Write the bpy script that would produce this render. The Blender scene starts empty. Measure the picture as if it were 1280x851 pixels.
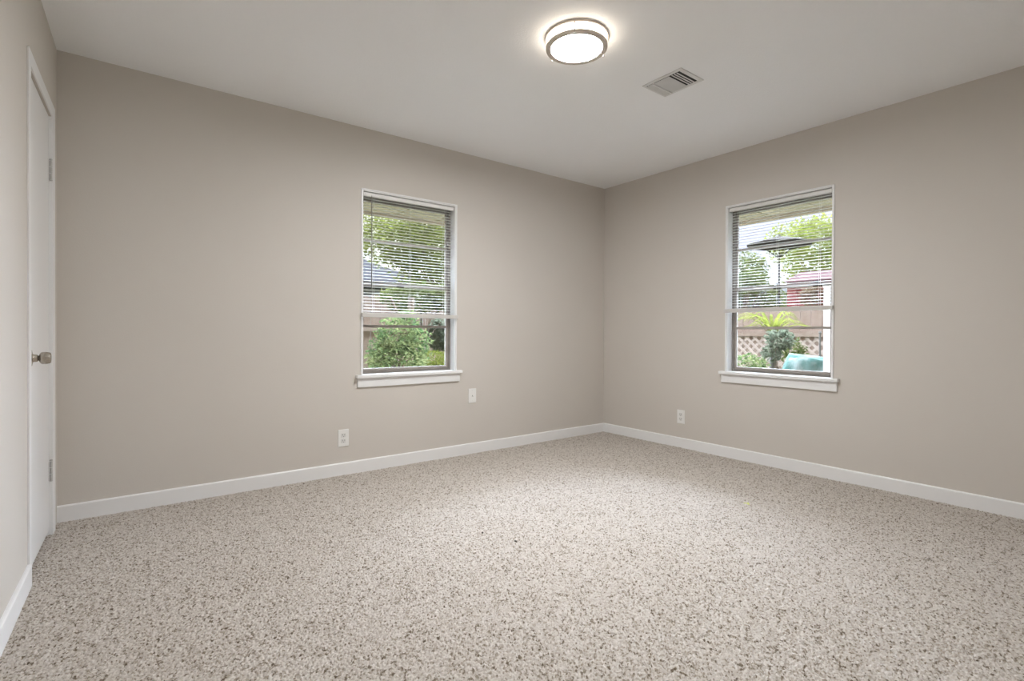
import bpy, bmesh, math, random
import numpy as np
from mathutils import Vector, Matrix

C = bpy.context.scene.collection
scene = bpy.context.scene

# ------------------------------------------------------------------ camera
F_PX, CY = 636.72, 418.95
YAW, PITCH, ROLL, EYE = -0.6518, -0.0058, 0.0041, 0.995
YA, XB, XC, CA, H = 3.518, 3.850, -0.273, 0.0273, 2.44
_r = Vector((math.cos(YAW), math.sin(YAW), 0)); _f = Vector((-math.sin(YAW), math.cos(YAW), 0)); _u = Vector((0, 0, 1))
FW = _f * math.cos(PITCH) + _u * math.sin(PITCH)
_u2 = -_f * math.sin(PITCH) + _u * math.cos(PITCH)
RT = _r * math.cos(ROLL) + _u2 * math.sin(ROLL)
UP = _u2 * math.cos(ROLL) - _r * math.sin(ROLL)
cd = bpy.data.cameras.new('camera'); cam = bpy.data.objects.new('camera', cd); C.objects.link(cam)
cd.sensor_width = 36; cd.sensor_fit = 'HORIZONTAL'; cd.lens = F_PX / 1280 * 36
cd.shift_y = (CY - 425.5) / 1280
cd.clip_start = 0.02; cd.clip_end = 200
m = Matrix((RT, UP, -FW)).transposed().to_4x4(); m.translation = (0, 0, EYE)
cam.matrix_world = m
scene.camera = cam

# ------------------------------------------------------------------ light
scene.view_settings.view_transform = 'Standard'; scene.view_settings.look = 'None'
scene.view_settings.gamma = 1; scene.view_settings.use_curve_mapping = False
scene.view_settings.exposure = 0.0
SKY, SUN, LAMP, LAMP_SIDE = 1.5, 103.0, 342.0, 8.5
w = bpy.data.worlds.new('sky'); scene.world = w; w.use_nodes = True
nt = w.node_tree; nt.nodes.clear()
o = nt.nodes.new('ShaderNodeOutputWorld'); bg = nt.nodes.new('ShaderNodeBackground')
tc = nt.nodes.new('ShaderNodeTexCoord'); nz = nt.nodes.new('ShaderNodeTexNoise'); nz.inputs['Scale'].default_value = 3
cr = nt.nodes.new('ShaderNodeValToRGB')
cr.color_ramp.elements[0].position = .35; cr.color_ramp.elements[0].color = (.74, .78, 1, 1)
cr.color_ramp.elements[1].position = .6; cr.color_ramp.elements[1].color = (1, .98, .97, 1)
nt.links.new(tc.outputs['Generated'], nz.inputs['Vector']); nt.links.new(nz.outputs['Fac'], cr.inputs['Fac'])
nt.links.new(cr.outputs['Color'], bg.inputs['Color']); bg.inputs['Strength'].default_value = SKY
nt.links.new(bg.outputs[0], o.inputs[0])
sd = bpy.data.lights.new('hazy_sun', 'SUN'); sd.energy = SUN; sd.angle = math.radians(125); sd.color = (.81, .93, 1.17)
so = bpy.data.objects.new('hazy_sun', sd); C.objects.link(so)
el, az = math.radians(42), math.radians(47)
dirv = Vector((math.cos(el) * math.cos(az), math.cos(el) * math.sin(az), math.sin(el)))
so.rotation_euler = dirv.to_track_quat('Z', 'Y').to_euler(); so.location = (9, 9, 9)

# ------------------------------------------------------------------ materials
def mat(name, col, rough=.6, metal=0, noise=None, bump=None, spec=.5, emit=None):
    """noise=(scale, colour2, detail)  bump=(scale, strength, distance)"""
    m = bpy.data.materials.new(name); m.use_nodes = True
    t = m.node_tree; b = t.nodes['Principled BSDF']
    b.inputs['Base Color'].default_value = (*col, 1); b.inputs['Roughness'].default_value = rough
    b.inputs['Metallic'].default_value = metal; b.inputs['Specular IOR Level'].default_value = spec
    c = t.nodes.new('ShaderNodeTexCoord')
    if noise:
        n = t.nodes.new('ShaderNodeTexNoise'); n.inputs['Scale'].default_value = noise[0]; n.inputs['Detail'].default_value = noise[2]
        r = t.nodes.new('ShaderNodeValToRGB')
        r.color_ramp.elements[0].position = .35; r.color_ramp.elements[1].position = .65
        r.color_ramp.elements[0].color = (*col, 1); r.color_ramp.elements[1].color = (*noise[1], 1)
        t.links.new(c.outputs['Object'], n.inputs['Vector']); t.links.new(n.outputs['Fac'], r.inputs['Fac'])
        t.links.new(r.outputs['Color'], b.inputs['Base Color'])
    if bump:
        n = t.nodes.new('ShaderNodeTexNoise'); n.inputs['Scale'].default_value = bump[0]; n.inputs['Detail'].default_value = 3
        k = t.nodes.new('ShaderNodeBump'); k.inputs['Strength'].default_value = bump[1]; k.inputs['Distance'].default_value = bump[2]
        t.links.new(c.outputs['Object'], n.inputs['Vector']); t.links.new(n.outputs['Fac'], k.inputs['Height'])
        t.links.new(k.outputs['Normal'], b.inputs['Normal'])
    if emit:
        b.inputs['Emission Color'].default_value = (*emit[0], 1); b.inputs['Emission Strength'].default_value = emit[1]
    return m
M = {}
M['wall'] = mat('greige_wall_paint', (.635, .59, .535), .75, noise=(1.3, (.645, .60, .545), 2), bump=(160, .25, .0015))
M['ceil'] = mat('ceiling_paint', (.925, .925, .925), .85, noise=(2, (.935, .935, .935), 2), bump=(130, .55, .003))
M['trim'] = mat('white_gloss_trim', (.86, .855, .845), .4, noise=(3, (.87, .865, .855), 2))
M['door'] = mat('white_door_paint', (.81, .80, .785), .38, noise=(2, (.82, .81, .795), 2), bump=(60, .06, .001))
M['blind'] = mat('white_blind_vinyl', (.78, .77, .73), .45, noise=(9, (.80, .79, .75), 1))
M['rail'] = mat('shaded_blind_rail', (.58, .555, .52), .5, noise=(9, (.61, .585, .55), 1))  # greyer than the slats: the rail's backlit shade is put into its colour
M['alu'] = mat('taupe_aluminium', (.33, .295, .26), .45, .1, noise=(14, (.38, .34, .30), 2))
M['alu_shaded'] = mat('shaded_taupe_aluminium', (.20, .18, .16), .5, .1, noise=(14, (.24, .215, .19), 2))  # darker copy of the sash taupe, painting in the frame's shadow
M['darkmetal'] = mat('dark_bronze_metal', (.07, .06, .05), .4, .5, noise=(20, (.1, .085, .07), 2))
M['plate'] = mat('ivory_plate', (.84, .83, .80), .35, noise=(8, (.85, .84, .81), 1))
M['socket'] = mat('outlet_face', (.74, .73, .70), .35, noise=(8, (.75, .74, .71), 1))
M['duct_shade'] = mat('painted_duct_shade', (.02, .02, .02), .8, noise=(8, (.03, .03, .03), 1))  # near-black that paints the shade behind the register louvres
M['slot'] = mat('outlet_slot', (.25, .24, .22), .7, noise=(8, (.3, .29, .27), 1))
M['nickel'] = mat('satin_nickel', (.44, .40, .34), .25, .95, noise=(30, (.48, .44, .38), 2))
M['lampring'] = mat('champagne_lamp_ring', (.60, .53, .46), .45, .1, noise=(30, (.64, .57, .50), 2))
M['vent'] = mat('white_register', (.72, .71, .69), .5, noise=(12, (.74, .73, .71), 1))
M['ventslat'] = mat('register_louvre', (.60, .59, .57), .5, noise=(12, (.63, .62, .60), 1))
M['hinge'] = mat('painted_hinge', (.50, .49, .47), .4, .3, noise=(40, (.58, .57, .55), 2))
M['wand'] = mat('grey_wand', (.20, .19, .16), .35, noise=(12, (.24, .23, .20), 1))
M['soffit'] = mat('tan_soffit', (.23, .185, .12), .7, noise=(5, (.26, .21, .14), 3), bump=(30, .2, .004))
M['ext'] = mat('exterior_siding', (.5, .46, .4), .8, noise=(5, (.55, .5, .44), 3))
M['diffuser'] = mat('lit_lamp_diffuser', (.9, .88, .84), .5, noise=(5, (.9, .89, .85), 1), emit=((.975, .985, 1), LAMP))
M['halo'] = mat('lit_lamp_side', (.9, .86, .78), .5, noise=(5, (.9, .87, .8), 1), emit=((1, .90, .77), LAMP_SIDE))

# thin clear pane
g = bpy.data.materials.new('clear_glass'); g.use_nodes = True; t = g.node_tree; t.nodes.clear()
oo = t.nodes.new('ShaderNodeOutputMaterial'); mx = t.nodes.new('ShaderNodeMixShader'); tr = t.nodes.new('ShaderNodeBsdfTransparent')
gl = t.nodes.new('ShaderNodeBsdfGlossy'); gl.inputs['Roughness'].default_value = .02; fr = t.nodes.new('ShaderNodeFresnel'); fr.inputs[0].default_value = 1.45
tr.inputs[0].default_value = (.97, .98, .97, 1)
t.links.new(fr.outputs[0], mx.inputs[0]); t.links.new(tr.outputs[0], mx.inputs[1]); t.links.new(gl.outputs[0], mx.inputs[2]); t.links.new(mx.outputs[0], oo.inputs[0])
M['glass'] = g

# carpet: per-tuft colour from an attribute stored on the pile mesh
def carpet_mat():
    m = bpy.data.materials.new('frieze_carpet'); m.use_nodes = True; t = m.node_tree; b = t.nodes['Principled BSDF']
    a = t.nodes.new('ShaderNodeAttribute'); a.attribute_name = 'tuft'
    r = t.nodes.new('ShaderNodeValToRGB'); e = r.color_ramp.elements
    e[0].position = 0; e[0].color = (.12, .085, .052, 1); e[1].position = 1; e[1].color = (.68, .625, .565, 1)
    for p, c in ((.08, (.19, .15, .105, 1)), (.18, (.35, .295, .23, 1)), (.34, (.50, .44, .375, 1)), (.65, (.60, .545, .485, 1))):
        n = e.new(p); n.color = c
    t.links.new(a.outputs['Fac'], r.inputs['Fac'])
    c = t.nodes.new('ShaderNodeTexCoord'); n = t.nodes.new('ShaderNodeTexNoise'); n.inputs['Scale'].default_value = 420; n.inputs['Detail'].default_value = 2
    k = t.nodes.new('ShaderNodeBump'); k.inputs['Strength'].default_value = .5; k.inputs['Distance'].default_value = .003
    t.links.new(c.outputs['Object'], n.inputs['Vector']); t.links.new(n.outputs['Fac'], k.inputs['Height']); t.links.new(k.outputs['Normal'], b.inputs['Normal'])
    t.links.new(r.outputs['Color'], b.inputs['Base Color']); b.inputs['Roughness'].default_value = .9
    b.inputs['Specular IOR Level'].default_value = .15; b.inputs['Sheen Weight'].default_value = .25; b.inputs['Sheen Roughness'].default_value = .5
    return m
M['carpet'] = carpet_mat()

# ------------------------------------------------------------------ mesh helpers
def box(bm, x0, x1, y0, y1, z0, z1):
    x0, x1 = sorted((x0, x1)); y0, y1 = sorted((y0, y1)); z0, z1 = sorted((z0, z1))
    v = [bm.verts.new(p) for p in ((x0,y0,z0),(x1,y0,z0),(x1,y1,z0),(x0,y1,z0),(x0,y0,z1),(x1,y0,z1),(x1,y1,z1),(x0,y1,z1))]
    for f in ((0,3,2,1),(4,5,6,7),(0,1,5,4),(1,2,6,5),(2,3,7,6),(3,0,4,7)): bm.faces.new([v[i] for i in f])
    return v
def prism(bm, poly, axis, a, b):
    """extrude a 2D polygon along an axis from a to b"""
    def P(p, t):
        return {'x': (t, p[0], p[1]), 'y': (p[0], t, p[1]), 'z': (p[0], p[1], t)}[axis]
    A_ = [bm.verts.new(P(p, a)) for p in poly]; B_ = [bm.verts.new(P(p, b)) for p in poly]
    n = len(poly); bm.faces.new(A_); bm.faces.new(B_[::-1])
    for i in range(n): bm.faces.new((A_[i], B_[i], B_[(i+1) % n], A_[(i+1) % n]))
def lathe(bm, prof, M4=Matrix(), seg=48, cap=True):
    rings = []
    for r, z in prof:
        rings.append([bm.verts.new(M4 @ Vector((r*math.cos(2*math.pi*i/seg), r*math.sin(2*math.pi*i/seg), z))) for i in range(seg)])
    for a, b in zip(rings, rings[1:]):
        for i in range(seg): bm.faces.new((a[i], a[(i+1) % seg], b[(i+1) % seg], b[i]))
    if cap:
        bm.faces.new(rings[0][::-1]); bm.faces.new(rings[-1])
def tube(bm, p, q, r, seg=8, r2=None):
    p, q = Vector(p), Vector(q); d = q - p; Q = d.to_track_quat('Z', 'Y').to_matrix().to_4x4(); Q.translation = p
    lathe(bm, [(r, 0), (r if r2 is None else r2, d.length)], Q, seg)
def obj(name, bm, material, parent=None, bevel=0, smooth=False):
    bmesh.ops.recalc_face_normals(bm, faces=bm.faces)
    me = bpy.data.meshes.new(name); bm.to_mesh(me); bm.free()
    o = bpy.data.objects.new(name, me); C.objects.link(o); me.materials.append(material)
    if parent: o.parent = parent
    if smooth:
        for p in me.polygons: p.use_smooth = True
    if bevel:
        b = o.modifiers.new('bevel', 'BEVEL'); b.width = bevel; b.segments = 2; b.limit_method = 'ANGLE'
    return o
def NB(): return bmesh.new()
def struct(o): o['kind'] = 'structure'; return o
def tag(o, label, cat, group=None, kind=None):
    o['label'] = label; o['category'] = cat
    if group: o['group'] = group
    if kind: o['kind'] = kind
    return o
def empty(name, loc=(0, 0, 0), rz=0):
    o = bpy.data.objects.new(name, None); C.objects.link(o); o.location = loc; o.rotation_euler = (0, 0, rz)
    o.empty_display_size = .05; return o
def copy_tree(o, parent=None):
    c = o.copy(); C.objects.link(c); c.parent = parent
    for ch in list(o.children): copy_tree(ch, c)
    return c

# ------------------------------------------------------------------ room shell
YR = -.55; WT = .17
cA, sA = math.cos(CA), math.sin(CA)
def cpt(o, y):          # a point o metres into the room from the left wall, at depth y
    k = (YA - y)
    return (XC - math.tan(CA) * k + o, y)
def wall_with_hole(name, axis, w0, w1, a0, a1, hz0, hz1, h0, h1):
    bm = NB()
    def b(s0, s1, z0, z1):
        if axis == 'x': box(bm, s0, s1, w0, w1, z0, z1)
        else: box(bm, w0, w1, s0, s1, z0, z1)
    b(a0, h0, -.45, H + .1); b(h1, a1, -.45, H + .1); b(h0, h1, -.45, hz0); b(h0, h1, hz1, H + .1)
    bmesh.ops.remove_doubles(bm, verts=bm.verts, dist=1e-5)
    return struct(obj(name, bm, M['wall']))
OZ0, OZ1 = .680, 2.002
AX, BY = 1.7295, 1.8225          # window centres
HW = .383                        # half the opening
wall_with_hole('wall_left_far', 'x', YA, YA + WT, XC - .35, XB + WT, OZ0, OZ1, AX - HW, AX + HW)
wall_with_hole('wall_right', 'y', XB, XB + WT, YR - WT, YA, OZ0, OZ1, BY - HW, BY + HW)
def cprism(bm, o0, o1, y0, y1, z0, z1):     # box in the left wall's own frame
    p = [cpt(o0, y0), cpt(o1, y0), cpt(o1, y1), cpt(o0, y1)]
    prism(bm, p, 'z', z0, z1)
DY0, DY1, DZ1 = 2.744, 3.320, 2.030     # door slab
bm = NB(); G_ = .004
cprism(bm, -.14, 0, YR, DY0 - G_, -.1, H + .05); cprism(bm, -.14, 0, DY1 + G_, YA, -.1, H + .05); cprism(bm, -.14, 0, DY0 - G_, DY1 + G_, DZ1 + G_, H + .05)
cprism(bm, -.14, -.06, DY0 - G_, DY1 + G_, -.1, DZ1 + G_)
bmesh.ops.remove_doubles(bm, verts=bm.verts, dist=1e-5)
struct(obj('wall_left', bm, M['wall']))
bm = NB(); box(bm, XC - .5, XB, YR - WT, YR, -.1, H + .05); struct(obj('wall_rear', bm, M['wall']))
bm = NB(); box(bm, XC - .5, XB + WT, YR - WT, YA + WT, H, H + .1)
struct(obj('ceiling', bm, M['ceil']))

# carpet as real pile: one raised, individually coloured tuft every ~9 mm
def carpet():
    rng = np.random.default_rng(4)
    x0, x1, y0, y1 = XC - .14, XB, YR, YA
    st = .0031
    nx, ny = int((x1-x0)/st)+1, int((y1-y0)/st)+1
    X, Y = np.meshgrid(np.linspace(x0, x1, nx), np.linspace(y0, y1, ny))
    cs = .0054
    gx, gy = int((x1-x0)/cs)+6, int((y1-y0)/cs)+6
    px = (np.arange(gx)[None, :] - 2 + rng.uniform(.0, 1, (gy, gx))) * cs + x0
    py = (np.arange(gy)[:, None] - 2 + rng.uniform(.0, 1, (gy, gx))) * cs + y0
    ht = rng.uniform(.35, 1, (gy, gx)); an = rng.uniform(0, math.pi, (gy, gx)); el_ = rng.uniform(1., 1.9, (gy, gx))
    coarse = rng.uniform(0, 1, (gy//2+2, gx//2+2))
    col = .8*rng.uniform(0, 1, (gy, gx)) + .2*coarse[np.arange(gy)[:, None]//2, np.arange(gx)[None, :]//2]
    rk = np.argsort(np.argsort(col.ravel())).reshape(col.shape) / col.size      # even spread 0..1
    ix = ((X-x0)/cs).astype(int)+2; iy = ((Y-y0)/cs).astype(int)+2
    Z = np.full(X.shape, -1.0); K = np.zeros(X.shape)
    for dy in (-1, 0, 1):
        for dx in (-1, 0, 1):
            a, b = iy+dy, ix+dx
            ux, uy = X-px[a, b], Y-py[a, b]; cc, ss = np.cos(an[a, b]), np.sin(an[a, b])
            d = np.hypot((ux*cc+uy*ss)/el_[a, b], (-ux*ss+uy*cc)) / (cs*.72)
            h = ht[a, b]*.6 + .4 - d*d*.85
            k = h > Z; Z = np.where(k, h, Z); K = np.where(k, rk[a, b], K)
    Z = np.clip(Z, -.2, 1)
    wv = .0025*(np.sin(X*3.1+1)*np.sin(Y*2.7)+.6*np.sin(X*9.7)*np.sin(Y*8.3+2))
    Zf = -.006 + Z*.0105 + wv
    me = bpy.data.meshes.new('floor')
    n = nx*ny; me.vertices.add(n)
    co = np.stack([X+rng.normal(0, .0006, X.shape), Y+rng.normal(0, .0006, X.shape), Zf], -1).reshape(-1, 3)
    me.vertices.foreach_set('co', co.ravel().astype(np.float32))
    i = (np.arange(ny-1)[:, None]*nx + np.arange(nx-1)[None, :]).ravel()
    q = np.stack([i, i+1, i+nx+1, i+nx], -1)
    me.loops.add(q.size); me.loops.foreach_set('vertex_index', q.ravel().astype(np.int32))
    me.polygons.add(len(q)); me.polygons.foreach_set('loop_start', (np.arange(len(q))*4).astype(np.int32))
    at_ = me.attributes.new('tuft', 'FLOAT', 'POINT'); at_.data.foreach_set('value', K.ravel().astype(np.float32))
    me.update(calc_edges=True); me.validate()
    me.materials.append(M['carpet'])
    o = bpy.data.objects.new('floor', me); C.objects.link(o)
    me.polygons.foreach_set('use_smooth', np.ones(len(q), dtype=bool))
    return struct(o)
carpet()
bm = NB(); box(bm, XC - .5, XB + WT, YR - WT, YA + WT, -.45, -.03); struct(obj('floor_slab', bm, M['ext']))

# baseboards with a rounded top edge
BBH = .087
def bprof(): return [(0, -.02), (.013, -.02), (.013, BBH - .006), (.010, BBH - .0015), (.006, BBH), (0, BBH)]
bm = NB(); prism(bm, [(YA - a, z) for a, z in bprof()], 'x', XC + .0, XB); struct(obj('baseboard_far', bm, M['trim']))
bm = NB(); prism(bm, [(XB - a, z) for a, z in bprof()], 'y', YR, YA - .013); struct(obj('baseboard_right', bm, M['trim']))
bm = NB(); prism(bm, [(YR + a, z) for a, z in bprof()], 'x', XC - .12, XB - .013); struct(obj('baseboard_rear', bm, M['trim']))
def cswept(bm, prof, y0, y1):
    A_ = [bm.verts.new((*cpt(a, y0), z)) for a, z in prof]; B_ = [bm.verts.new((*cpt(a, y1), z)) for a, z in prof]
    n = len(prof); bm.faces.new(A_); bm.faces.new(B_[::-1])
    for i in range(n): bm.faces.new((A_[i], B_[i], B_[(i+1) % n], A_[(i+1) % n]))
CY0, CY1, CZ1 = 2.700, 3.400, 2.092        # door casing outline
bm = NB(); cswept(bm, bprof(), YR + .013, CY0); struct(obj('baseboard_left', bm, M['trim']))

# ------------------------------------------------------------------ closet door on the left wall
door = struct(empty('door_1', (*cpt(0, (DY0+DY1)/2), 0)))
def local(bm, root):
    bmesh.ops.translate(bm, verts=bm.verts, vec=-Vector(root.location)); return bm
bm = NB(); cprism(bm, -.046, -.008, DY0, DY1, .026, DZ1); obj('door_panel', local(bm, door), M['door'], door, .0015)
cas = struct(empty('door_frame', (*cpt(0, (CY0+CY1)/2), 0)))
cas.name = 'trim_1'
for nm, y0, y1, ya in (('jamb_casing', CY0, DY0 - .001, DY0 - .0035), ('jamb_casing', DY1 + .001, CY1, DY1 + .001)):
    bm = NB(); cprism(bm, 0, .007, y0, y1, -.01, CZ1); cprism(bm, -.048, 0, ya, ya + .0025, -.01, DZ1); obj(nm, local(bm, cas), M['trim'], cas, .002)
bm = NB(); cprism(bm, 0, .0072, DY0 - .001, DY1 + .001, DZ1 + .003, CZ1); obj('head_casing', local(bm, cas), M['trim'], cas, .002)
# knob: rose, shank, tulip knob on the axis pointing into the room
kx, ky = cpt(-.008, 2.790)
Kt = Matrix.Translation((kx, ky, .883)) @ Matrix.Rotation(math.pi/2, 4, 'Y')
knob = empty('door_knob', (0, 0, 0)); knob.parent = door; knob.matrix_parent_inverse = Matrix()
bm = NB(); lathe(bm, [(.034, 0), (.034, .007), (.031, .0095), (.018, .0115), (.0155, .014), (.014, .026), (.0135, .027)], Kt); local(bm, door)
rose = obj('rose', bm, M['nickel'], knob, smooth=True)
bm = NB(); lathe(bm, [(.0105, .026), (.0105, .0325)], Kt, 32); local(bm, door); obj('shank', bm, M['darkmetal'], knob, smooth=True)
bm = NB(); lathe(bm, [(.014, .0315), (.018, .033), (.0225, .0365), (.0245, .041), (.0245, .052), (.0225, .062), (.0205, .0655), (.018, .0665), (.016, .0655), (.006, .0655)], Kt); local(bm, door)
obj('knob', bm, M['nickel'], knob, smooth=True)
for z in (1.770, .315):
    hg = empty('hinge', (0, 0, 0)); hg.parent = door
    hx, hy = cpt(.000, DY1 - .003)
    bm = NB()
    for k in range(3): tube(bm, (hx, hy, z - .045 + k*.031), (hx, hy, z - .045 + k*.031 + .027), .0055, 12)
    for zz in (z - .052, z + .047): lathe(bm, [(.003, 0), (.0065, .002), (.0065, .005), (.003, .008)], Matrix.Translation((hx, hy, zz)), 12)
    obj('hinge_knuckle', local(bm, door), M['hinge'], hg)
    bm = NB(); cprism(bm, -.0078, -.0058, DY1 - .028, DY1 - .009, z - .045, z + .045); obj('hinge_leaf', local(bm, door), M['door'], hg)

# ------------------------------------------------------------------ windows
# built in a local frame: s along the wall, d outward depth (negative = into the room), z up; T maps to world
def window(n, T, upside):
    root = struct(empty('window_%d' % n, T(0, 0, OZ0)))
    L = Vector(root.location)
    def bx(bm, s0, s1, d0, d1, z0, z1):
        a, b = Vector(T(s0, d0, z0)) - L, Vector(T(s1, d1, z1)) - L
        box(bm, a.x, b.x, a.y, b.y, a.z, b.z)
    hw = HW
    # drywall-return liner, painted white
    bm = NB(); th = .006
    bx(bm, -hw, -hw+th, -.002, .085, OZ0+.01, OZ1); bx(bm, hw-th, hw, -.002, .085, OZ0+.01, OZ1); bx(bm, -hw+th, hw-th, -.002, .085, OZ1-th, OZ1)
    obj('jamb_liner', bm, M['trim'], root)
    # narrow casing on the wall face
    cw = .0095
    bm = NB(); bx(bm, -hw-cw, -hw, -.007, 0, OZ0+.010, OZ1+cw); bx(bm, hw, hw+cw, -.010, 0, OZ0+.010, OZ1+cw); bx(bm, -hw, hw, -.010, 0, OZ1, OZ1+cw)
    obj('window_casing', bm, M['trim'], root, .0015)
    # stool with horns, apron below
    bm = NB(); bx(bm, -hw-.048, hw+.048, -.040, 0, OZ0-.012, OZ0+.010); bx(bm, -hw, hw, 0, .085, OZ0-.002, OZ0+.010)
    obj('window_sill', bm, M['trim'], root, .003)
    bm = NB(); bx(bm, -hw-.036, hw+.036, -.017, 0, OZ0-.078, OZ0-.012); obj('apron', bm, M['trim'], root, .002)
    # aluminium frame
    d0, d1 = .068, .125; fw = .017
    bm = NB()
    bx(bm, -hw+th, -hw+th+fw, d0, d1, OZ0+.01, OZ1-th); bx(bm, hw-th-fw, hw-th, d0, d1, OZ0+.01, OZ1-th)
    bx(bm, -hw+th+fw, hw-th-fw, d0, d1, OZ1-th-fw, OZ1-th); bx(bm, -hw+th+fw, hw-th-fw, d0, d1, OZ0+.01, OZ0+.01+.018)
    obj('window_frame', bm, M['alu_shaded'], root, .0015)
    zi0, zi1 = OZ0+.028, OZ1-th-fw; si = hw-th-fw; zm = 1.345
    for nm, za, zb, da, db, zmun, sw in (('upper_sash', zm-.012, zi1, .100, .118, 1.663, .012), ('lower_sash', zi0, zm+.014, .076, .096, 1.036, .018)):
        bm = NB(); bt = .018 if nm == 'lower_sash' else .024
        bx(bm, -si, -si+sw, da, db, za, zb); bx(bm, si-sw, si, da, db, za, zb)
        bx(bm, -si+sw, si-sw, da, db, za, za+bt); bx(bm, -si+sw, si-sw, da, db, zb-.026, zb)
        s = obj(nm, bm, M['alu'], root, .0015)
        bm = NB(); bx(bm, -si+sw, si-sw, da-.001, db, zmun-.010, zmun+.010); obj('muntin', bm, M['alu'], s, .001)
        for z0, z1 in ((za+bt, zmun-.010), (zmun+.010, zb-.026)):
            bm = NB(); bx(bm, -si+sw-.002, si-sw+.002, (da+db)/2, (da+db)/2+.003, z0-.002, z1+.002); obj('window_pane', bm, M['glass'], s)
        if nm == 'lower_sash':
            for k in ((-.06,) if n == 1 else (.02, -.26)):
                bm = NB(); bx(bm, k-.028, k+.028, da-.012, da+.002, zb-.030, zb-.020); bx(bm, k-.012, k+.012, da-.010, db-.004, zb, zb+.012)
                obj('sash_latch', bm, M['darkmetal'], s, .001)
    return root
TA = lambda s, d, z: (AX + s, YA + d, z)
TB = lambda s, d, z: (XB + d, BY + s, z)
window(1, TA, 0); window(2, TB, 0)

def blind(T, ztop, zrail, label, wand_s, side):
    """side: +1 when s grows away from the camera's left"""
    root = empty('window_blind', T(0, .03, zrail)); L = Vector(root.location)
    tag(root, label, 'blind', None)
    hw = HW - .012
    def bx(bm, s0, s1, d0, d1, z0, z1):
        a, b = Vector(T(s0, d0, z0)) - L, Vector(T(s1, d1, z1)) - L
        box(bm, a.x, b.x, a.y, b.y, a.z, b.z)
    bm = NB(); bx(bm, -hw, hw, .010, .036, ztop-.027, ztop); obj('headrail', bm, M['blind'], root, .002)
    pitch = .0218; n = int((ztop - .040 - zrail - .030) / pitch)
    tops = [ztop-.042-i*pitch for i in range(n+1)]
    def slat(z, tilt):
        bm = NB(); w_ = .0125; N = 4
        rows = []
        for sx in (-hw+.002, hw-.002):
            row = []
            for k in range(N+1):
                q = -1+2*k/N; dd = .028 + q*w_*math.cos(tilt); zz = z + .0022*(1-q*q) + q*w_*math.sin(tilt)
                row.append([bm.verts.new(Vector(T(sx, dd, zz+e)) - L) for e in (.0003, -.0003)])
            rows.append(row)
        for k in range(N):
            a, b, c, d = rows[0][k], rows[0][k+1], rows[1][k+1], rows[1][k]
            bm.faces.new((a[0], b[0], c[0], d[0])); bm.faces.new((d[1], c[1], b[1], a[1]))
        for a, b in ((rows[0][0], rows[1][0]), (rows[0][N], rows[1][N])): bm.faces.new((a[0], b[0], b[1], a[1]))
        for row in rows: bm.faces.new([p[0] for p in row] + [p[1] for p in row[::-1]])
        return obj('slat', bm, M['blind'], root)
    for z in tops: slat(z, random.uniform(-.03, .03) + .04)
    # gathered slats resting on the bottom rail
    bm = NB()
    for k in range(7): bx(bm, -hw+.002, hw-.002, .016, .040, zrail+.010+k*.0022, zrail+.0113+k*.0022)
    obj('gathered_slats', bm, M['blind'], root)
    bm = NB(); bx(bm, -HW-.012, HW+.012, -.030, -.0115, zrail-.008, zrail+.021); bx(bm, -hw+.004, hw-.004, -.0115, .038, zrail-.006, zrail+.009)
    obj('bottom_rail', bm, M['rail'], root, .003)
    for s in (-.29, 0, .29):
        for d in (.0145, .0415):
            bm = NB(); a = Vector(T(s, d, zrail+.009)) - L; b = Vector(T(s, d, ztop-.027)) - L; tube(bm, a, b, .0007, 5); obj('ladder_cord', bm, M['blind'], root)
    if wand_s is not None:
        s, zb = wand_s
        bm = NB(); a = Vector(T(s, .004, ztop-.028)) - L; b = Vector(T(s, .003, zb)) - L; tube(bm, a, b, .0034, 8, .0040)
        tube(bm, a, a + Vector((0, 0, .012)), .0015, 6); obj('tilt_wand', bm, M['wand'], root, smooth=True)
    return root
random.seed(2)
blind(TA, OZ1-.011, 1.108, 'half-raised white mini blind with a dark tilt wand, in the left window', (AX*0 - .312, 1.300), 1)
blind(TB, OZ1-.011, 1.166, 'half-raised white mini blind without a wand, in the right window', None, -1)

# ------------------------------------------------------------------ wall plates
def plate(T, c, z, kind, label):
    root = empty('wall_outlet' if kind != 'cable' else 'wall_plate', T(c, 0, z)); L = Vector(root.location)
    tag(root, label, 'outlet' if kind != 'cable' else 'wall plate', None)
    def bx(bm, s0, s1, d0, d1, z0, z1):
        a, b = Vector(T(c+s0, d0, z+z0)) - L, Vector(T(c+s1, d1, z+z1)) - L
        box(bm, a.x, b.x, a.y, b.y, a.z, b.z)
    hw, hh = .037, .059
    bm = NB(); bx(bm, -hw, hw, -.006, 0, -hh, hh); obj('cover_plate', bm, M['plate'], root, .0025)
    if kind == 'duplex':
        for zz in (.0195, -.0195):
            bm = NB(); bx(bm, -.0165, .0165, -.0085, -.006, zz-.014, zz+.014); f = obj('receptacle', bm, M['socket'], root, .002)
            bm = NB(); bx(bm, -.0085, -.0055, -.0092, -.0084, zz-.002, zz+.008); bx(bm, .0055, .0085, -.0092, -.0084, zz-.002, zz+.008); bx(bm, -.003, .003, -.0092, -.0084, zz-.011, zz-.006)
            obj('slot', bm, M['slot'], f)
        bm = NB(); bx(bm, -.003, .003, -.0075, -.006, -.003, .003); obj('screw', bm, M['socket'], root)
    else:
        P = Vector(T(c, -.006, z)) - L; Q = Vector(T(c, -.016, z)) - L
        bm = NB(); tube(bm, P, Q, .0055, 12); obj('cable_jack', bm, M['socket'], root, smooth=True)
        for zz in (.042, -.042): bm = NB(); bx(bm, -.003, .003, -.0072, -.006, zz-.003, zz+.003); obj('screw', bm, M['socket'], root)
    return root
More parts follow.
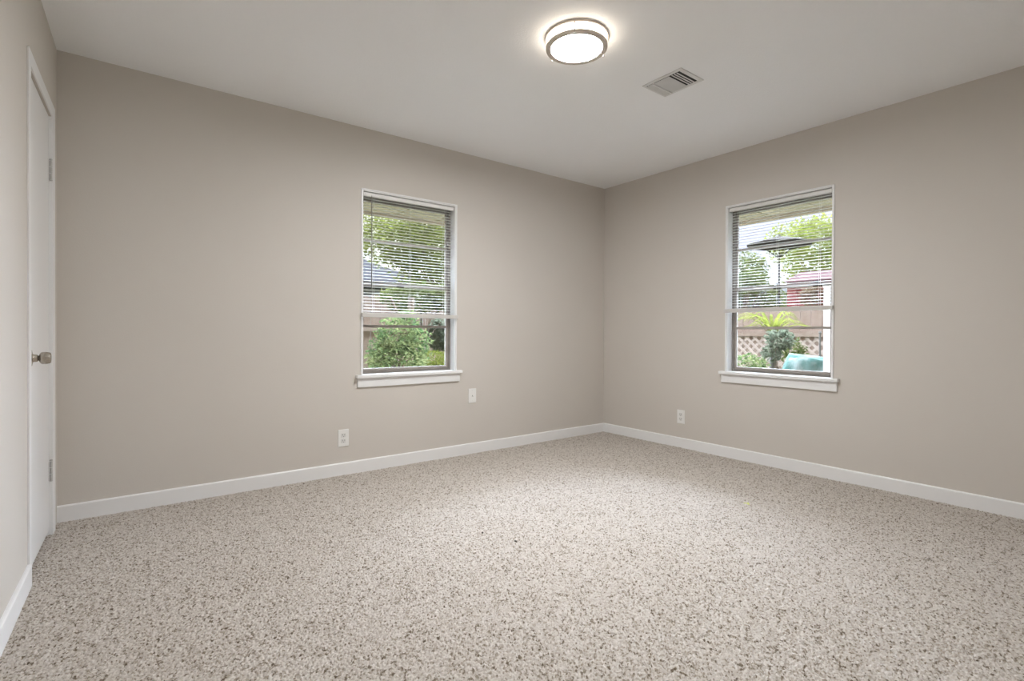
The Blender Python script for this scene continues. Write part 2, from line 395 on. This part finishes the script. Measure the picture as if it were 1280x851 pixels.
T0A = lambda s, d, z: (s, YA + d, z)
T0B = lambda s, d, z: (XB + d, s, z)
plate(T0A, 1.214, .258, 'duplex', 'white duplex outlet low on the left wall, below and left of the window')
plate(T0A, 2.275, .474, 'cable', 'small white wall plate below the right end of the left window sill')
plate(T0B, 2.620, .269, 'duplex', 'white outlet low on the right-hand wall, between corner and window')

# ------------------------------------------------------------------ ceiling lamp
LX, LY = 1.766, 1.802
lamp = tag(empty('ceiling_light', (LX, LY, H)), 'round flush-mount ceiling light with two metal rings, lit white', 'ceiling light')
bm = NB(); lathe(bm, [(.128, -.002), (.128, -.012)], Matrix(), 64); obj('base_pan', bm, M['trim'], lamp)
bm = NB(); lathe(bm, [(.1405, -.012), (.1405, -.046)], Matrix(), 64, cap=False); obj('side_diffuser', bm, M['halo'], lamp, smooth=True)
bm = NB(); lathe(bm, [(.1255, -.0515), (.10, -.0525), (.05, -.0530), (.02, -.0530)], Matrix(), 64); obj('diffuser', bm, M['diffuser'], lamp)
def ring(name, r0, r1, z0, z1):
    bm = NB(); seg = 72
    prof = [(r0, z0), (r1, z0), (r1, z1), (r0, z1), (r0, z0)]
    lathe(bm, prof, Matrix(), seg, cap=False); bmesh.ops.remove_doubles(bm, verts=bm.verts, dist=1e-6)
    return obj(name, bm, M['lampring'], lamp, .001)
ring('upper_ring', .141, .154, -.012, -.001)
ring('lower_ring', .125, .150, -.057, -.045)
for a in (-150, -30, 90):
    a = math.radians(a + 12); p = Vector((.1495*math.cos(a), .1495*math.sin(a), -.002)); q = p.copy(); q.z = -.058
    bm = NB(); tube(bm, p, q, .0025, 8); obj('ring_clip', bm, M['lampring'], lamp, smooth=True)
    bm = NB(); lathe(bm, [(.003, 0), (.003, -.003), (.0015, -.005)], Matrix.Translation((p.x, p.y, -.058)), 12); obj('finial', bm, M['lampring'], lamp)

# ------------------------------------------------------------------ ceiling register
VX0, VX1, VY0, VY1 = 2.412, 2.632, 1.655, 1.918
vent = tag(empty('ceiling_vent', ((VX0+VX1)/2, (VY0+VY1)/2, H)), 'white metal air register in the ceiling with four dark slots', 'vent')
hx, hy = (VX1-VX0)/2, (VY1-VY0)/2; fx, fy = .022, .026
bm = NB()
box(bm, -hx, hx, -hy, -hy+fy, -.005, -.0005); box(bm, -hx, hx, hy-.012, hy, -.005, -.0005)
box(bm, -hx, -hx+fx, -hy+fy, hy-.012, -.005, -.0005); box(bm, hx-fx, hx, -hy+fy, hy-.012, -.005, -.0005)
obj('frame', bm, M['vent'], vent, .0015)
bm = NB(); box(bm, -hx+fx, hx-fx, -hy+fy, hy-.012, -.0012, -.0004); obj('duct_shade_sheet', bm, M['duct_shade'], vent)  # flat dark sheet in place of the shade inside the duct
def louvre(y, tilt, w_, m_):
    bm = NB(); c_, s_ = math.cos(tilt)*w_/2, math.sin(tilt)*w_/2; th = .0006
    prism(bm, [(y-c_, -.0075-s_), (y+c_, -.0075+s_), (y+c_, -.0075+s_+th), (y-c_, -.0075-s_+th)], 'x', -hx+fx, hx-fx)
    obj('louvre', bm, m_, vent)
# nearest bank: open louvres; middle and far banks turned the other way
ys = -hy+fy
for k in range(3): louvre(ys + .0165 + k*.0165, math.radians(-22), .0060, M['vent'])
y1 = ys + .069
for k in range(10): louvre(y1 + .005 + k*.0100, math.radians(-14), .0125, M['ventslat'])
bm = NB(); box(bm, -hx+fx, hx-fx, y1+.100, y1+.108, -.013, -.002); obj('divider', bm, M['vent'], vent)
y2 = y1 + .110
n2 = int((hy-.012-y2)/.010)
for k in range(n2): louvre(y2 + .004 + k*.0100, math.radians(-24), .0130, M['ventslat'])

# ------------------------------------------------------------------ bits on the carpet
bm = NB()
for k in range(3):
    a = k*2.1; c_, s_ = math.cos(a), math.sin(a)
    pts = [(0, 0, .012), (.006*c_-.004*s_, .006*s_+.004*c_, .016), (.016*c_, .016*s_, .013), (.006*c_+.004*s_, .006*s_-.004*c_, .015)]
    v = [bm.verts.new(p) for p in pts]; u = [bm.verts.new((p[0], p[1], p[2]-.001)) for p in pts]
    bm.faces.new(v); bm.faces.new(u[::-1])
    for i in range(4): bm.faces.new((v[i], u[i], u[(i+1) % 4], v[(i+1) % 4]))
M['leafbit'] = mat('yellow_green_leaf', (.60, .66, .13), .6, noise=(200, (.70, .72, .20), 1))
lf = obj('leaf_fragment', bm, M['leafbit']); lf.location = (2.862, 1.507, -.006); lf.scale = (1.4, 1.4, 1.4); tag(lf, 'tiny yellow-green leaf fragment lying on the carpet at right', 'leaf')
for (x, y, lb) in ((1.404, 2.073, 'left one of two dark lint specks on the middle of the carpet'), (1.472, 1.894, 'right one of two dark lint specks on the middle of the carpet')):
    bm = NB(); bmesh.ops.create_icosphere(bm, subdivisions=2, radius=.0070)
    for v in bm.verts: v.co = Vector((v.co.x*.8, v.co.y*(1.5 if x > 1.44 else .9), v.co.z*.6)) * random.uniform(.85, 1.15)
    s = obj('lint_speck', bm, M['darkmetal'], smooth=True); s.location = (x, y, .0095); tag(s, lb, 'lint')

# ================================================================== outside
def ray_at(px, py, X=None, Y=None):
    d = FW + RT*((px-640)/F_PX) - UP*((py-CY)/F_PX)
    t_ = (X/d.x) if X is not None else (Y/d.y)
    return Vector((0, 0, EYE)) + d*t_
GZ = -.45
M['lawn'] = mat('lawn_grass', (0.032, 0.044, 0.01), .9, noise=(3, (0.052, 0.06, 0.016), 5), bump=(40, .6, .03))
M['fence'] = mat('weathered_cedar', (0.1764, 0.1176, 0.0833), .85, noise=(6, (0.2254, 0.1666, 0.1274), 4), bump=(30, .3, .004))
M['lattice'] = mat('brown_lattice', (0.2793, 0.2141, 0.1769), .85, noise=(9, (0.3538, 0.2793, 0.2327), 3))
M['whitewall'] = mat('pale_siding', (0.1375, 0.135, 0.1325), .8, noise=(3, (0.155, 0.1525, 0.15), 2))
M['roof'] = mat('grey_shingle', (0.0405, 0.0375, 0.039), .9, noise=(8, (0.051, 0.048, 0.0495), 4), bump=(20, .4, .01), spec=.05)
M['redroof'] = mat('dark_red_roof', (.03, .012, .011), .9, noise=(6, (.04, .016, .014), 3), spec=.05)
M['roofpale'] = mat('pale_shingle', (.0125, .0115, .0125), .95, noise=(8, (.016, .015, .016), 4), spec=.03)
M['red'] = mat('faded_red_panel', (.20, .055, .05), .8, noise=(5, (.24, .085, .075), 4), spec=.05)
M['bark'] = mat('tree_bark', (0.084, 0.056, 0.035), .9, noise=(9, (0.119, 0.0805, 0.049), 4), bump=(20, .5, .01))
M['greybark'] = mat('grey_bark', (0.081, 0.069, 0.06), .9, noise=(9, (0.102, 0.09, 0.078), 4), bump=(20, .5, .01))
M['umb'] = mat('taupe_canvas', (.022, .018, .014), .9, noise=(9, (.026, .021, .017), 3), spec=.02)
M['tarp'] = mat('teal_tarp', (.016, .050, .040), .8, noise=(9, (.085, .10, .09), 4), bump=(12, .3, .01), spec=.05)  # paler second tone paints highlight streaks onto the teal
M['pvc'] = mat('white_post_paint', (.82, .82, .80), .4, noise=(6, (.85, .85, .83), 2))
def leafmat(name, a, b):
    m = bpy.data.materials.new(name); m.use_nodes = True; t = m.node_tree; bs = t.nodes['Principled BSDF']; out = t.nodes['Material Output']
    c = t.nodes.new('ShaderNodeTexCoord'); n = t.nodes.new('ShaderNodeTexNoise'); n.inputs['Scale'].default_value = 6; n.inputs['Detail'].default_value = 5
    r = t.nodes.new('ShaderNodeValToRGB'); r.color_ramp.elements[0].position = .38; r.color_ramp.elements[1].position = .62
    r.color_ramp.elements[0].color = (*a, 1); r.color_ramp.elements[1].color = (*b, 1)
    tl = t.nodes.new('ShaderNodeBsdfTranslucent'); ms = t.nodes.new('ShaderNodeMixShader'); ms.inputs[0].default_value = .4
    t.links.new(c.outputs['Object'], n.inputs['Vector']); t.links.new(n.outputs['Fac'], r.inputs['Fac'])
    t.links.new(r.outputs['Color'], bs.inputs['Base Color']); t.links.new(r.outputs['Color'], tl.inputs['Color'])
    t.links.new(bs.outputs[0], ms.inputs[1]); t.links.new(tl.outputs[0], ms.inputs[2]); t.links.new(ms.outputs[0], out.inputs['Surface'])
    bs.inputs['Roughness'].default_value = .8; bs.inputs['Specular IOR Level'].default_value = .03
    return m
M['lime'] = leafmat('lime_leaves', (0.08906, 0.1058, 0.0167), (0.1447, 0.1531, 0.0334))
M['olive'] = leafmat('olive_leaves', (0.04862, 0.06292, 0.01716), (0.09724, 0.1087, 0.03432))
M['green'] = leafmat('bush_leaves', (.045, .080, .028), (.165, .180, .075))
M['greyleaf'] = leafmat('grey_green_leaves', (.075, .090, .060), (.150, .160, .110))
M['redleaf'] = leafmat('bronze_leaves', (0.1016, 0.05324, 0.0363), (0.121, 0.0968, 0.05324))
def foliage_bm(blobs, n, size, seed, root):
    rng = random.Random(seed); bm = NB(); tot = sum(b[1][0]*b[1][1]*b[1][2] for b in blobs)
    for c, rad in blobs:
        k = int(n * rad[0]*rad[1]*rad[2]/tot)
        for _ in range(k):
            d = Vector((rng.gauss(0, 1), rng.gauss(0, 1), rng.gauss(0, 1))).normalized() * (rng.uniform(.35, 1)**.5) * rng.uniform(.85, 1.12)
            p = Vector(c) + Vector((d.x*rad[0], d.y*rad[1], d.z*rad[2])) - root
            a = Vector((rng.gauss(0, 1), rng.gauss(0, 1), rng.gauss(0, .6))).normalized(); b = a.cross(Vector((rng.gauss(0, 1), rng.gauss(0, 1), rng.gauss(0, 1)))).normalized()
            u = a.cross(b); s = size*rng.uniform(.6, 1.3)
            q = [p - a*s, p + b*s*.45 + u*s*.12, p + a*s, p - b*s*.45 + u*s*.12]
            v = [bm.verts.new(x) for x in q]; bm.faces.new((v[0], v[1], v[2])); bm.faces.new((v[0], v[2], v[3]))
    return bm
def plant(name, blobs, n, size, leaf, seed, label, cat, trunk=None, bark='bark', group=None):
    cx = sum(b[0][0] for b in blobs)/len(blobs); cy = sum(b[0][1] for b in blobs)/len(blobs)
    if trunk: cx, cy = trunk[0]
    root = empty(name, (cx, cy, GZ)); R0 = Vector((cx, cy, GZ)); tag(root, label, cat, group)
    obj('foliage', foliage_bm(blobs, n, size, seed, R0), M[leaf], root)
    bm = NB(); tr_ = trunk[1] if trunk else .02
    rng = random.Random(seed)
    top = Vector(blobs[0][0]) - R0
    tube(bm, (0, 0, 0), (top.x*.4, top.y*.4, top.z*.75), tr_, 10, tr_*.7)
    for c, rad in blobs:
        for k in range(3):
            q = Vector(c) - R0 + Vector([rng.uniform(-.5, .5)*r_ for r_ in rad]); tube(bm, (top.x*.35, top.y*.35, top.z*.62), q, tr_*.28, 6, tr_*.08)
    obj('trunk' if trunk else 'stem', bm, M[bark], root)
    return root
# ground and eaves
bm = NB(); box(bm, -10, 45, -14, 45, GZ-.2, GZ); g0 = obj('lawn', bm, M['lawn']); struct(g0); g0.name = 'ground'
def eave(nm, axis):
    bm = NB()
    if axis == 'x':
        box(bm, XC-1, XB+.9, YA+WT, YA+.75, 2.035, 2.06); box(bm, XC-1, XB+.9, YA+.72, YA+.75, 2.000, 2.10)
        for k in range(12): box(bm, XC-.6+k*.4, XC-.592+k*.4, YA+WT, YA+.72, 2.028, 2.036)
    else:
        box(bm, XB+WT, XB+.75, -3, YA+WT, 2.035, 2.06); box(bm, XB+.72, XB+.75, -3, YA+.72, 2.000, 2.10)
        for k in range(12): box(bm, XB+WT, XB+.72, -.6+k*.4, -.592+k*.4, 2.028, 2.036)
    struct(obj(nm, bm, M['soffit'], bevel=.002))
eave('trim_2', 'x'); eave('trim_3', 'y')
bm = NB(); box(bm, XC-1, XB+.75, YR-1, YA+.75, 2.56, 2.62); struct(obj('roof', bm, M['roof']))

def board_fence(name, p0, p1, top, label, seed):
    p0, p1 = Vector((*p0, GZ)), Vector((*p1, GZ)); d = (p1-p0); L_ = d.length
    root = empty(name, p0, math.atan2(d.y, d.x)); tag(root, label, 'fence')
    rng = random.Random(seed); n = int(L_/.15)
    for k in range(n):
        bm = NB(); h_ = top-GZ+rng.uniform(-.02, .02); x = k*.15
        prism(bm, [(x, .02), (x+.142, .02), (x+.142, h_-.03), (x+.112, h_), (x+.03, h_), (x, h_-.03)], 'y', 0, .018)
        obj('board', bm, M['fence'], root)
    return root, L_
fa, La = board_fence('board_fence', (1.6, 7.9), (5.2, 7.4), 1.56, 'weathered wooden board fence seen through the left window', 3)
for z in (.5, 1.45):
    bm = NB(); box(bm, 0, La, -.04, 0, z, z+.09); obj('rail', bm, M['fence'], fa)
fb, Lb = board_fence('board_fence', (8.2, 2.3), (8.2, 5.6), 1.40, 'brown board fence with a pale rail seen through the right window', 5)
for z in (.5, 1.42-.02):
    bm = NB(); box(bm, 0, Lb, .018, .060, z, z+.09); obj('rail', bm, M['pvc' if 0 else 'fence'], fb)

# lattice panel in front of the right fence
lat = tag(empty('lattice_panel', (7.7, 2.7, GZ)), 'brown diagonal lattice panel standing before the fence, right window', 'lattice')
lw, lh0, lh1 = 2.0, .12, 1.40
def strips(sgn, d0):
    bm = NB(); step = .125; k = -20
    for k in range(-14, 30):
        # clip line  z = lh0 + sgn*(y - a) to the panel
        a = k*step*1.0
        pts = []
        if sgn > 0: y_0, y_1 = max(0, a), min(lw, a + (lh1-lh0))
        else: y_0, y_1 = max(0, a-(lh1-lh0)), min(lw, a)
        if y_1 - y_0 < .05: continue
        z_0 = lh0 + (y_0-a if sgn > 0 else a-y_0); z_1 = lh0 + (y_1-a if sgn > 0 else a-y_1); hwid = .024
        prism(bm, [(y_0, z_0-hwid), (y_1, z_1-hwid), (y_1, z_1+hwid), (y_0, z_0+hwid)], 'x', d0, d0+.007)
    return bm
obj('lattice_strips', strips(1, 0), M['lattice'], lat); obj('lattice_strips', strips(-1, .008), M['lattice'], lat)
bm = NB(); box(bm, -.012, .026, -.04, 0, 0, 1.46); box(bm, -.012, .026, lw, lw+.04, 0, 1.46); box(bm, -.012, .026, 0, lw, 1.40, 1.45); box(bm, -.012, .026, 0, lw, .08, .12)
obj('panel_frame', bm, M['fence'], lat)

# neighbours' houses
def house(name, x0, x1, y0, y1, ze, zr, wallm, roofm, label, over=.4):
    cx, cy = (x0+x1)/2, (y0+y1)/2; root = empty(name, (cx, cy, GZ)); tag(root, label, 'house')
    a, b = (x1-x0)/2, (y1-y0)/2; ze -= GZ; zr -= GZ
    bm = NB(); box(bm, -a, a, -b, b, 0, ze); obj('wall', bm, M[wallm], root)
    bm = NB(); A_, B_ = a+over, b+over; k = min(A_, B_)
    base = [bm.verts.new(p) for p in ((-A_,-B_,ze),(A_,-B_,ze),(A_,B_,ze),(-A_,B_,ze))]; low = [bm.verts.new((v.co.x, v.co.y, ze-.16)) for v in base]
    if a > b: rg = [bm.verts.new((-A_+k, 0, zr)), bm.verts.new((A_-k, 0, zr))]; fs = ((base[0], base[1], rg[1], rg[0]), (base[1], base[2], rg[1]), (base[2], base[3], rg[0], rg[1]), (base[3], base[0], rg[0]))
    else: rg = [bm.verts.new((0, -B_+k, zr)), bm.verts.new((0, B_-k, zr))]; fs = ((base[0], base[1], rg[0]), (base[1], base[2], rg[1], rg[0]), (base[2], base[3], rg[1]), (base[3], base[0], rg[0], rg[1]))
    for f in fs: bm.faces.new(f)
    bm.faces.new(low)
    for i in range(4): bm.faces.new((base[i], low[i], low[(i+1) % 4], base[(i+1) % 4]))
    obj('roof', bm, M[roofm], root)
    bm = NB(); box(bm, -a*.3-.5, -a*.3+.5, -b-.03, -b+.02, 1.0, 2.2); obj('window', bm, M['glass'], root)
    return root
house('neighbour_house', -4.0, 6.3, 12.5, 20, 2.25, 4.3, 'whitewall', 'roofpale', 'pale house with a grey hip roof beyond the fence, left window')
house('neighbour_house', 13.8, 19, 6.6, 13, 1.75, 3.0, 'whitewall', 'roofpale', 'white house with a pale roof beyond the fence, right window')

# red shed
p = ray_at(984, 345, X=10.0)
sh = tag(empty('garden_shed', (10.0, 0, GZ)), 'faded red shed wall rising above the fence, right window', 'shed')
y1_ = p.y; y0_ = y1_ - 1.9; zt = p.z - GZ
bm = NB(); box(bm, 0, 1.2, y0_, y1_, 0, zt-.12); obj('shed_wall', bm, M['red'], sh)
bm = NB()
for k in range(7): box(bm, -.015, 0, y0_+.05+k*.28, y0_+.09+k*.28, 0, zt-.12)
obj('batten', bm, M['red'], sh)
bm = NB(); prism(bm, [(-.1, zt-.12), (1.3, zt-.12), (.6, zt+.12)], 'y', y0_-.08, y1_+.02); obj('shed_roof', bm, M['redroof'], sh)

# patio umbrella
pc = ray_at(974, 303, X=8.5); pl = ray_at(932, 311, X=8.5); pr = ray_at(1010, 299, X=8.5)
um = tag(empty('patio_umbrella', (8.9, pc.y*8.9/8.5, GZ)), 'brown open patio umbrella on a thin pole, upper part of the right window', 'umbrella')
s_ = 8.9/8.5; rad = abs(pl.y-pr.y)/2*s_; zc = EYE+((pl.z+pr.z)/2-EYE)*s_ - GZ
bm = NB(); seg = 8; apex = bm.verts.new((0, 0, zc+.14)); apex2 = bm.verts.new((0, 0, zc+.12)); rm, rm2, mid = [], [], []
for k in range(seg):
    a = 2*math.pi*k/seg; mid.append(bm.verts.new((.5*rad*math.cos(a), .5*rad*math.sin(a), zc+.07)))
    rm.append(bm.verts.new((rad*math.cos(a), rad*math.sin(a), zc))); rm2.append(bm.verts.new((rad*math.cos(a), rad*math.sin(a), zc-.035)))
for k in range(seg):
    j = (k+1) % seg; bm.faces.new((apex, mid[k], mid[j])); bm.faces.new((mid[k], rm[k], rm[j], mid[j])); bm.faces.new((rm[k], rm2[k], rm2[j], rm[j]))
    bm.faces.new((apex2, rm2[j], rm2[k]))
obj('canopy', bm, M['umb'], um)
bm = NB(); tube(bm, (0, 0, 0), (0, 0, zc+.17), .015, 10); obj('pole', bm, M['umb'], um)
bm = NB()
for k in range(seg):
    a = 2*math.pi*k/seg; tube(bm, (0, 0, zc-.25), (.55*rad*math.cos(a), .55*rad*math.sin(a), zc-.02), .008, 6)
obj('strut', bm, M['umb'], um)
bm = NB(); lathe(bm, [(.26, 0), (.26, .05), (.06, .08), (.03, .3)], Matrix(), 24); obj('base', bm, M['darkmetal'], um)

# white post, stake, tarp heap
pp = ray_at(1034, 354, X=5.0)
bm = NB(); box(bm, -.02, .02, -.020, .020, 0, pp.z-GZ); box(bm, -.026, .026, -.026, .026, pp.z-GZ-.03, pp.z-GZ+.01)
ps = obj('garden_post', bm, M['pvc'], bevel=.003); ps.location = (5.0, pp.y, GZ); tag(ps, 'white square post standing close outside the right window', 'post')
pk = ray_at(1025, 417, X=6.6)
bm = NB(); tube(bm, (0, 0, 0), (0, 0, pk.z-GZ), .012, 8); lathe(bm, [(.012, 0), (.02, .01), (.012, .03)], Matrix.Translation((0, 0, pk.z-GZ)), 8)
sk = obj('garden_stake', bm, M['greybark']); sk.location = (6.6, pk.y, GZ); tag(sk, 'thin grey stake beside the teal tarp, right window', 'stake')
tp = ray_at(1014, 449, X=5.9)
bm = NB(); bmesh.ops.create_grid(bm, x_segments=40, y_segments=40, size=1)
rng = random.Random(8); hh = tp.z - GZ
for v in bm.verts:
    x, y = v.co.x, v.co.y; q = max(abs(x), abs(y)); e = max(0, (q-.45)/.55)
    fold = .03*math.sin(math.atan2(y, x)*13)*e + .03*math.sin(x*9+y*5)*(1-e)
    v.co = Vector((x*.42 + fold*x*2, y*.40 + fold*y*2, hh*(1-e**1.4) + fold*.8*(1-e) + .01 + .06*y*(1-e)))
tp_o = obj('garden_tarp', bm, M['tarp'], smooth=True); sm = tp_o.modifiers.new('solid', 'SOLIDIFY'); sm.thickness = .006
tp_o.location = (5.9, tp.y, GZ); tag(tp_o, 'crumpled teal tarp draped over a garden heap, low in the right window', 'tarp')

# ---------------- planting, left window
def B3(px, py, Y=None, X=None): return tuple(ray_at(px, py, X=X, Y=Y))
def tree(px, py, r, n, size, leaf, seed, label, Y=None, X=None, tr=.09, bark='bark', name='garden_tree', group=None, cat='tree'):
    c = Vector(B3(px, py, Y, X)); R = random.Random(seed)
    bl = [(tuple(c), (r*.72, r*.72, r*.72))] + [(tuple(c + Vector((R.uniform(-.7, .7)*r, R.uniform(-.7, .7)*r, R.uniform(-.75, .5)*r))), (r*.45, r*.45, r*.38)) for _ in range(6)]
    return plant(name, bl, n, size, leaf, seed, label, cat, ((c.x, c.y), tr), bark, group)
tree(548, 312, 1.6, 12000, .055, 'lime', 11, 'lime-green leafy tree top filling the upper left window', Y=10.2)
c = Vector(B3(496, 418, Y=5.6))
plant('garden_bush', [(tuple(c), (.26, .28, .26)), ((c.x+.02, c.y, c.z-.36), (.40, .34, .34)), ((c.x-.12, c.y+.1, c.z-.2), (.22, .2, .2)), ((c.x+.14, c.y, c.z+.16), (.16, .18, .14)), ((c.x+.25, c.y, c.z-.1), (.2, .2, .2))], 4200, .028, 'green', 21, 'leafy green bush in front of the fence, low in the left window', 'bush', ((c.x, c.y), .025))
c = Vector(B3(520, 372, Y=6.6))
plant('garden_bush', [(tuple(c), (.55, .35, .22)), ((c.x+.5, c.y, c.z+.02), (.4, .3, .2))], 2600, .04, 'olive', 22, 'spreading olive shrub at mid-height behind the leafy bush, left window', 'bush', ((c.x+.1, c.y), .03))
c = Vector(B3(512, 410, Y=6.13))
bm = NB(); tube(bm, (0, 0, 0), (.02, 0, 1.9), .055, 10, .04); tube(bm, (.01, 0, 1.3), (-.25, .05, 1.9), .025, 8, .015)
o_ = obj('tree_trunk', bm, M['bark']); o_.location = (c.x, c.y, GZ); tag(o_, 'orange-brown trunk rising beside the leafy bush, left window', 'trunk')
c = Vector(B3(514, 410, Y=7.18))
bm = NB(); tube(bm, (0, 0, 0), (.03, 0, 2.1), .06, 10, .05); tube(bm, (.12, 0, 0), (.2, .02, 2.1), .025, 8, .02)
o_ = obj('tree_trunk', bm, M['greybark']); o_.location = (c.x, c.y, GZ); tag(o_, 'pale grey double trunk right of the leafy bush, left window', 'trunk')
c = Vector(B3(541, 449, Y=6.3))
plant('garden_hedge', [((c.x, c.y, c.z), (.32, .25, .13)), ((c.x, c.y, c.z-.3), (.36, .25, .3))], 3200, .022, 'lime', 23, 'bright yellow-green low shrub in the lower right of the left window', 'bush')
c = Vector(B3(549, 418, Y=7.12))
plant('garden_bush', [(tuple(c), (.20, .15, .26))], 1300, .045, 'greyleaf', 24, 'dark grey-green shrub above the yellow-green one, left window', 'bush')
# ---------------- planting, right window
tree(930, 345, .70, 3600, .045, 'olive', 31, 'olive tree at the left edge of the right window', X=10.3)
tree(1034, 325, 1.45, 7000, .06, 'lime', 32, 'light green tree at the right edge of the right window', X=13.6)
tree(1020, 374, .36, 900, .035, 'redleaf', 35, 'bronze-leaved shrub in front of the red shed', X=9.3, tr=.03, cat='shrub', name='garden_shrub')
# arching strap-leaved plant
c = Vector(B3(966, 414, X=6.9))
yc = tag(empty('strap_leaf_plant', (c.x, c.y, GZ)), 'yellow-green plant with long arching leaves above the lattice, right window', 'plant')
bm = NB(); R = random.Random(5); h0 = c.z-GZ-.05
for k in range(46):
    a = R.uniform(0, 2*math.pi); l = R.uniform(.25, .52); up_ = R.uniform(.12, .30); wd = R.uniform(.012, .02)
    dv = Vector((math.cos(a), math.sin(a), 0)); sd_ = Vector((-dv.y, dv.x, 0)); prev = None
    for j in range(7):
        u = j/6; pnt = Vector((0, 0, h0)) + dv*l*u + Vector((0, 0, up_*math.sin(u*2.4)*1.1)); ww = wd*(1-u**2)+.001
        cur = (bm.verts.new(pnt-sd_*ww), bm.verts.new(pnt+Vector((0, 0, -.006))), bm.verts.new(pnt+sd_*ww))
        if prev: bm.faces.new((prev[0], prev[1], cur[1], cur[0])); bm.faces.new((prev[1], prev[2], cur[2], cur[1]))
        prev = cur
obj('strap_leaves', bm, M['lime'], yc)
bm = NB(); tube(bm, (0, 0, 0), (0, 0, h0+.02), .05, 10, .035); obj('stem', bm, M['greybark'], yc)
c = Vector(B3(975, 424, X=6.6))
plant('garden_bush', [(tuple(c), (.16, .18, .14)), ((c.x, c.y+.1, c.z-.18), (.14, .12, .12))], 650, .035, 'greyleaf', 36, 'grey-green bush in front of the lattice, right window', 'bush')
c = Vector(B3(930, 456, X=6.2))
plant('garden_bush', [(tuple(c), (.2, .3, .14)), ((c.x, c.y, c.z-.3), (.2, .3, .2))], 1300, .03, 'green', 37, 'low green bush at the lower left corner of the right window', 'bush')
c = Vector(B3(992, 442, X=7.2))
plant('garden_bush', [(tuple(c), (.15, .16, .2)), ((c.x, c.y, c.z-.4), (.16, .18, .25))], 900, .03, 'olive', 38, 'narrow olive bush just left of the teal tarp, right window', 'bush')
